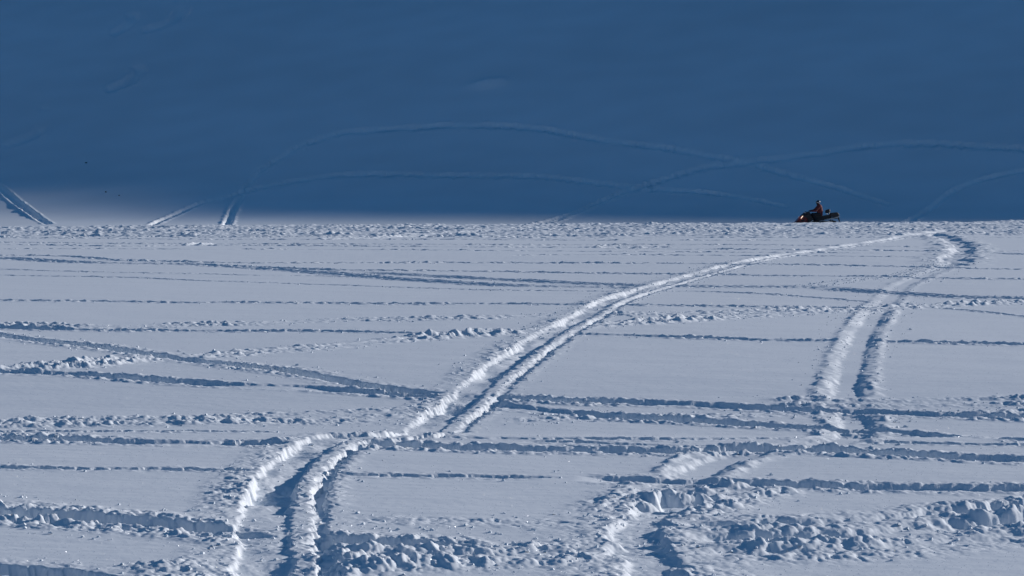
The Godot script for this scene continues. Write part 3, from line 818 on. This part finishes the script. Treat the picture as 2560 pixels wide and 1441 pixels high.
	for px in [0.0, 0.42, 0.80, 1.22]:
		for s in [-1.0, 1.0]:
			var disc := []
			for k in 14:
				disc.append(Vector2(px, 0.17) + Vector2(cos(TAU * k / 14.0), sin(TAU * k / 14.0)) * 0.085)
			_part("wheel", _slab_mesh(disc, s * 0.205 - 0.02, s * 0.205 + 0.02, 0.008), metal, belt)
	_part("snow_flap", _slab_mesh([Vector2(1.49, 0.585), Vector2(1.54, 0.58), Vector2(1.60, 0.28), Vector2(1.585, 0.27)], -0.21, 0.21, 0.006), rubber, o)
	# passenger backrest on two posts, and the rack behind
	var back := _part("backrest", _slab_mesh([Vector2(0.70, 0.90), Vector2(0.685, 1.00), Vector2(0.76, 1.09), Vector2(0.92, 1.13), Vector2(0.985, 1.12), Vector2(1.00, 0.98), Vector2(0.98, 0.90), Vector2(0.84, 0.87)], -0.17, 0.17, 0.05), vinyl, o)
	for s in [-1.0, 1.0]:
		_part("post", _tube_mesh([Vector3(0.80, 0.93, s * 0.11), Vector3(0.79, 0.80, s * 0.12), Vector3(0.86, 0.70, s * 0.12)], 0.014), metal, back)
		_part("post", _tube_mesh([Vector3(0.95, 0.93, s * 0.11), Vector3(0.93, 0.70, s * 0.12)], 0.014), metal, back)
	var box := _part("cargo_box", _slab_mesh([Vector2(0.96, 0.64), Vector2(1.0, 0.86), Vector2(1.05, 0.875), Vector2(1.44, 0.90), Vector2(1.49, 0.86), Vector2(1.575, 0.74), Vector2(1.555, 0.69), Vector2(1.46, 0.63), Vector2(1.20, 0.60)], -0.26, 0.26, 0.05), black, o)
	_part("lid_seam", _slab_mesh([Vector2(0.99, 0.805), Vector2(0.99, 0.815), Vector2(1.53, 0.815), Vector2(1.535, 0.805)], -0.262, 0.262, 0.003), rubber, box)
	_part("rear_bumper", _tube_mesh([Vector3(1.30, 0.60, -0.235), Vector3(1.56, 0.625, -0.22), Vector3(1.60, 0.63, -0.12), Vector3(1.60, 0.63, 0.12), Vector3(1.56, 0.625, 0.22), Vector3(1.30, 0.60, 0.235)], 0.014), metal, o)
	_part("tail_light", _slab_mesh([Vector2(1.545, 0.70), Vector2(1.55, 0.73), Vector2(1.585, 0.73), Vector2(1.58, 0.70)], -0.12, 0.12, 0.005), _paint("red_lens", Color(0.30, 0.01, 0.01), 0.2), o)
	_part("front_bumper", _tube_mesh([Vector3(-1.20, 0.36, -0.40), Vector3(-1.42, 0.36, -0.26), Vector3(-1.49, 0.36, 0.0), Vector3(-1.42, 0.36, 0.26), Vector3(-1.20, 0.36, 0.40)], 0.015), black, o)
	# skis with turned-up tips
	for s in [-1.0, 1.0]:
		var z: float = s * 0.48
		var ski := _part("ski", _slab_mesh([Vector2(-0.62, 0.0), Vector2(-0.62, 0.025), Vector2(-1.20, 0.03), Vector2(-1.42, 0.07), Vector2(-1.56, 0.17), Vector2(-1.575, 0.165), Vector2(-1.44, 0.045), Vector2(-1.22, 0.0)], z - 0.07, z + 0.07, 0.01), black, o)
		_part("ski_handle", _tube_mesh([Vector3(-1.55, 0.16, z), Vector3(-1.50, 0.22, z), Vector3(-1.38, 0.20, z), Vector3(-1.32, 0.05, z)], 0.012), red, ski)
		_part("spindle", _tube_mesh([Vector3(-1.02, 0.03, z), Vector3(-0.96, 0.34, s * 0.42)], 0.03), metal, ski)
		_part("suspension_arm", _tube_mesh([Vector3(-1.0, 0.16, z), Vector3(-0.90, 0.26, s * 0.2)], 0.018), metal, ski)
	return o


# ------------------------------------------------------------------ the rider
func _rider(at: Vector3, turn: float) -> void:
	var o := Node3D.new()
	o.name = "person"
	add_child(o)
	o.transform = Transform3D(Basis(Vector3.BACK, turn), at)
	o.set_meta("label", "person in red jacket and dark helmet sitting on the snowmobile holding its handlebar")
	o.set_meta("category", "person")
	var skin := _paint("skin", Color(0.42, 0.25, 0.18), 0.6)
	var red := _paint("red_jacket", Color(0.12, 0.016, 0.018), 0.8)
	var dark := _paint("dark_cloth", Color(0.014, 0.015, 0.018), 0.85)
	var shell := _paint("helmet_shell", Color(0.012, 0.013, 0.018), 0.3)
	var white := _paint("white_strap", Color(0.75, 0.77, 0.8), 0.6)
	var pelvis := Vector3(0.33, 0.85, 0)
	var waist := Vector3(0.345, 1.03, 0)
	var chest := Vector3(0.335, 1.27, 0)
	var neck := Vector3(0.29, 1.45, 0)
	var head := Vector3(0.25, 1.605, 0)
	var body := [[pelvis, waist, 0.135, 0.115], [waist, chest, 0.115, 0.125], [chest, neck, 0.11, 0.055], [neck, head + Vector3(0.01, -0.05, 0), 0.055, 0.06], [head + Vector3(0.012, 0.03, 0), head + Vector3(-0.015, -0.03, 0), 0.092, 0.078]]
	var jacket := [[pelvis + Vector3(0, -0.02, 0), waist, 0.185, 0.185], [waist, chest, 0.185, 0.175], [chest, Vector3(0.305, 1.43, 0), 0.15, 0.09]]
	var trousers := [[pelvis, pelvis + Vector3(0, 0.05, 0), 0.15, 0.14]]
	for s in [-1.0, 1.0]:
		var shoulder := Vector3(0.31, 1.37, s * 0.19)
		var elbow := Vector3(0.03, 1.09, s * 0.30)
		var wrist := Vector3(-0.225, 1.075, s * 0.335)
		var hip := Vector3(0.31, 0.83, s * 0.09)
		var knee := Vector3(-0.12, 0.84, s * 0.22)
		var ankle := Vector3(0.0, 0.46, s * 0.31)
		var toe := Vector3(-0.19, 0.395, s * 0.33)
		body.append_array([[chest + Vector3(0, 0.05, s * 0.05), shoulder, 0.09, 0.06], [shoulder, elbow, 0.052, 0.04], [elbow, wrist, 0.04, 0.028], [hip, knee, 0.085, 0.056], [knee, ankle, 0.055, 0.04], [ankle + Vector3(0.03, -0.04, 0), toe, 0.036, 0.03]])
		jacket.append_array([[chest + Vector3(0, 0.05, s * 0.06), shoulder, 0.13, 0.10], [shoulder, elbow, 0.098, 0.082], [elbow, wrist, 0.08, 0.055]])
		trousers.append_array([[hip, knee, 0.125, 0.092], [knee, ankle + Vector3(0, 0.06, 0), 0.09, 0.075]])
	var st := SurfaceTool.new()
	st.begin(Mesh.PRIMITIVE_TRIANGLES)
	_skin(st, body, 0.016, 0.035)
	# face: brow, nose, lips, chin, ears, on a fine grid
	_skin(st, [[head + Vector3(0, 0.03, 0), head + Vector3(-0.02, -0.03, 0), 0.091, 0.076], [head + Vector3(-0.095, 0.015, 0), head + Vector3(-0.112, -0.02, 0), 0.010, 0.014], [head + Vector3(-0.088, 0.025, -0.035), head + Vector3(-0.088, 0.025, 0.035), 0.010, 0.010], [head + Vector3(-0.09, -0.052, -0.018), head + Vector3(-0.09, -0.052, 0.018), 0.008, 0.008], [head + Vector3(-0.07, -0.085, 0), head + Vector3(-0.05, -0.09, 0), 0.026, 0.03], [head + Vector3(0.015, 0.01, 0.088), head + Vector3(0.01, -0.03, 0.084), 0.014, 0.01], [head + Vector3(0.015, 0.01, -0.088), head + Vector3(0.01, -0.03, -0.084), 0.014, 0.01]], 0.006, 0.014)
	for s in [-1.0, 1.0]:
		_skin(st, _hand(s, 0.0085), 0.005, 0.006)
	st.index()
	_part("body", _shaped(st), skin, o)
	var coat := _part("jacket", _skinned(jacket, 0.018, 0.05), red, o)
	_part("collar", _tube_mesh([Vector3(0.300, 1.445, -0.085), Vector3(0.220, 1.455, -0.06), Vector3(0.190, 1.450, 0.0), Vector3(0.220, 1.455, 0.06), Vector3(0.300, 1.445, 0.085), Vector3(0.365, 1.450, 0.05), Vector3(0.385, 1.450, 0.0), Vector3(0.365, 1.450, -0.05), Vector3(0.300, 1.445, -0.085)], 0.03), red, coat)
	_part("trousers", _skinned(trousers, 0.018, 0.04), dark, o)
	for s in [-1.0, 1.0]:
		_part("glove", _skinned(_hand(s, 0.0125), 0.006, 0.006), dark, o)
		var ankle := Vector3(0.0, 0.46, s * 0.31)
		_part("boot", _skinned([[ankle + Vector3(-0.02, 0.10, 0), ankle, 0.07, 0.065], [ankle + Vector3(0.035, -0.055, 0), Vector3(-0.20, 0.40, s * 0.33), 0.052, 0.046]], 0.012, 0.03), dark, o)
	_part("neck_warmer", _skinned([[neck + Vector3(-0.005, 0.01, 0), head + Vector3(-0.035, -0.07, 0), 0.075, 0.085]], 0.012, 0.02), dark, o)
	# open helmet: a shell with a brim, goggles and the white goggle strap
	st = SurfaceTool.new()
	st.begin(Mesh.PRIMITIVE_TRIANGLES)
	st.set_smooth_group(0)
	for i in 8:
		for j in 20:
			var p := []
			for c in [[i, j], [i, j + 1], [i + 1, j + 1], [i + 1, j]]:
				var around: float = TAU * c[1] / 20.0
				var front := 0.5 - 0.5 * cos(around)
				var down: float = lerpf(2.05, 1.42, front) * c[0] / 8.0
				p.append(head + Vector3(0.012, 0.02, 0) + Vector3(sin(down) * cos(around) * 0.132, cos(down) * 0.125, sin(down) * sin(around) * 0.118))
			_quad(st, p[0], p[3], p[2], p[1])
	var helmet := _part("helmet", _shaped(st), shell, o)
	_part("brim", _slab_mesh([Vector2(0.155, 1.652), Vector2(0.13, 1.648), Vector2(0.095, 1.632), Vector2(0.097, 1.626), Vector2(0.145, 1.635)], -0.085, 0.085, 0.003), shell, helmet)
	var strap := []
	for k in 15:
		var w := TAU * (k / 14.0 - 0.5) * 0.74
		strap.append(head + Vector3(0.012 + cos(w) * 0.136, 0.010 + 0.025 * cos(w), sin(w) * 0.121))
	_part("goggle_strap", _tube_mesh(strap, 0.016), white, helmet)
	_part("goggles", _skinned([[head + Vector3(-0.085, 0.01, -0.05), head + Vector3(-0.098, 0.01, 0.0), 0.034, 0.036], [head + Vector3(-0.085, 0.01, 0.05), head + Vector3(-0.098, 0.01, 0.0), 0.034, 0.036]], 0.008, 0.02), _paint("goggle_lens", Color(0.03, 0.035, 0.045), 0.15), helmet)


# palm, four curled fingers of different lengths and a thumb, closed round the grip along z
func _hand(s: float, r: float) -> Array:
	var grip := Vector3(-0.30, 1.06, s * 0.335)
	var bones := [[Vector3(-0.225, 1.075, s * 0.335), grip + Vector3(0.045, 0.022, -0.018 * s), r * 2.9, r * 2.3], [grip + Vector3(0.045, 0.022, 0.018 * s), grip + Vector3(0.02, 0.035, 0.03 * s), r * 2.3, r * 1.6], [grip + Vector3(0.045, 0.022, -0.018 * s), grip + Vector3(0.02, 0.035, -0.03 * s), r * 2.3, r * 1.6]]
	var reach := [0.92, 1.0, 0.95, 0.8]
	for f in 4:
		var z: float = (f - 1.5) * 0.023 * s
		var l: float = reach[f]
		var a := grip + Vector3(0.012, 0.036, z)
		var b := grip + Vector3(-0.028 * l, 0.022, z)
		var c := grip + Vector3(-0.030 * l, -0.016, z)
		var d := grip + Vector3(-0.006, -0.032 * l, z)
		bones.append_array([[a, b, r, r * 0.95], [b, c, r * 0.95, r * 0.88], [c, d, r * 0.88, r * 0.8]])
	var t := grip + Vector3(0.05, 0.008, -0.04 * s)
	bones.append_array([[grip + Vector3(0.062, 0.016, -0.02 * s), t, r * 1.3, r * 1.1], [t, grip + Vector3(0.014, -0.026, -0.046 * s), r * 1.1, r], [grip + Vector3(0.014, -0.026, -0.046 * s), grip + Vector3(-0.014, -0.032, -0.042 * s), r, r * 0.85]])
	return bones


# ------------------------------------------------------------------ bare rock tips on the slope
func _rock(at: Vector3, size: Vector3, seed_: int, label: String) -> void:
	var ball := SphereMesh.new()
	ball.radial_segments = 14
	ball.rings = 8
	ball.radius = 0.5
	ball.height = 1.0
	var arrays := ball.get_mesh_arrays()
	var v: PackedVector3Array = arrays[Mesh.ARRAY_VERTEX]
	for i in v.size():
		var p := v[i]
		v[i] = p * (0.8 + 0.5 * smooth_noise.get_noise_3d(p.x * 2.0 + seed_ * 7.0, p.y * 2.0, p.z * 2.0)) * size
	var st := SurfaceTool.new()
	st.begin(Mesh.PRIMITIVE_TRIANGLES)
	st.set_smooth_group(-1)
	var idx: PackedInt32Array = arrays[Mesh.ARRAY_INDEX]
	for i in idx:
		st.add_vertex(v[i])
	var o := _part("rock", _shaped(st), _paint("dark_rock", Color(0.02, 0.02, 0.022), 0.9), self)
	o.position = at
	o.set_meta("label", label)
	o.set_meta("category", "rock")
	o.set_meta("group", "bare rock tips on the left of the slope")


# ------------------------------------------------------------------ loose snow
func _loose_crumbs() -> void:
	var st := SurfaceTool.new()
	st.begin(Mesh.PRIMITIVE_TRIANGLES)
	st.set_smooth_group(-1)
	var top := [Vector3(0.5, 0.42, 0.1), Vector3(-0.05, 0.6, 0.42), Vector3(-0.5, 0.35, 0.05), Vector3(0.1, 0.5, -0.4)]
	var low := [Vector3(0.75, -0.3, 0.25), Vector3(0.0, -0.3, 0.7), Vector3(-0.8, -0.3, 0.15), Vector3(0.0, -0.3, -0.75)]
	for i in 4:
		var j := (i + 1) % 4
		_quad(st, low[i], top[i], top[j], low[j])
	_tri(st, top[0], top[3], top[1])
	_tri(st, top[1], top[3], top[2])
	var mm := MultiMesh.new()
	mm.transform_format = MultiMesh.TRANSFORM_3D
	mm.mesh = _shaped(st)
	mm.instance_count = crumbs.size()
	for i in crumbs.size():
		var c := crumbs[i]
		var size := 0.006 + 0.028 * pow(c.z, 4.0) + 0.0002 * c.y
		var basis := Basis.from_euler(Vector3(dice.randf_range(-0.5, 0.5), dice.randf() * TAU, dice.randf_range(-0.5, 0.5))).scaled_local(Vector3(size * dice.randf_range(0.8, 1.5), size * dice.randf_range(0.6, 1.1), size))
		mm.set_instance_transform(i, Transform3D(basis, Vector3(c.x, snow_y(c.x, c.y) + size * 0.15, -c.y)))
	var o := MultiMeshInstance3D.new()
	o.name = "snow_crumbs"
	o.multimesh = mm
	o.material_override = _paint("loose_snow", Color(0.80, 0.855, 0.90), 0.9)
	add_child(o)
	o.set_meta("kind", "stuff")
	o.set_meta("label", "loose white snow crumbs thrown up along the snowmobile tracks")
	o.set_meta("category", "snow")


# hoar crystals lying at every angle; the few that mirror the sun glint
func _crystals() -> void:
	var plate := BoxMesh.new()
	plate.size = Vector3(1.0, 0.25, 1.0)
	var mm := MultiMesh.new()
	mm.transform_format = MultiMesh.TRANSFORM_3D
	mm.mesh = plate
	mm.instance_count = 45000
	for i in mm.instance_count:
		var d := 15.5 + 45.0 * pow(dice.randf(), 1.5)
		var x := dice.randf_range(-0.33, 0.33) * d
		var size := dice.randf_range(0.0022, 0.005)
		var basis := Basis.from_euler(Vector3(dice.randf() * TAU, dice.randf() * TAU, dice.randf() * TAU)).scaled_local(Vector3.ONE * size)
		mm.set_instance_transform(i, Transform3D(basis, Vector3(x, snow_y(x, d) + size * 0.4, -d)))
	var o := MultiMeshInstance3D.new()
	o.name = "snow_crystals"
	o.multimesh = mm
	o.material_override = _paint("ice_crystal", Color(0.86, 0.89, 0.93), 0.3, 0.3)
	add_child(o)
	o.set_meta("kind", "stuff")
	o.set_meta("label", "tiny ice crystals glinting on the untouched snow")
	o.set_meta("category", "ice crystals")


# height of the finished snow at a place
func snow_y(x: float, d: float) -> float:
	var u := x / maxf(d, 14.0)
	var i := clampi(row_d.bsearch(d) - 1, 0, rows - 2)
	var j := clampi(col_u.bsearch(u) - 1, 0, cols - 2)
	var fi := (d - row_d[i]) / (row_d[i + 1] - row_d[i])
	var fj := (u - col_u[j]) / (col_u[j + 1] - col_u[j])
	var a := i * cols + j
	return lerpf(lerpf(sheet[a].y, sheet[a + 1].y, fj), lerpf(sheet[a + cols].y, sheet[a + cols + 1].y, fj), fi)
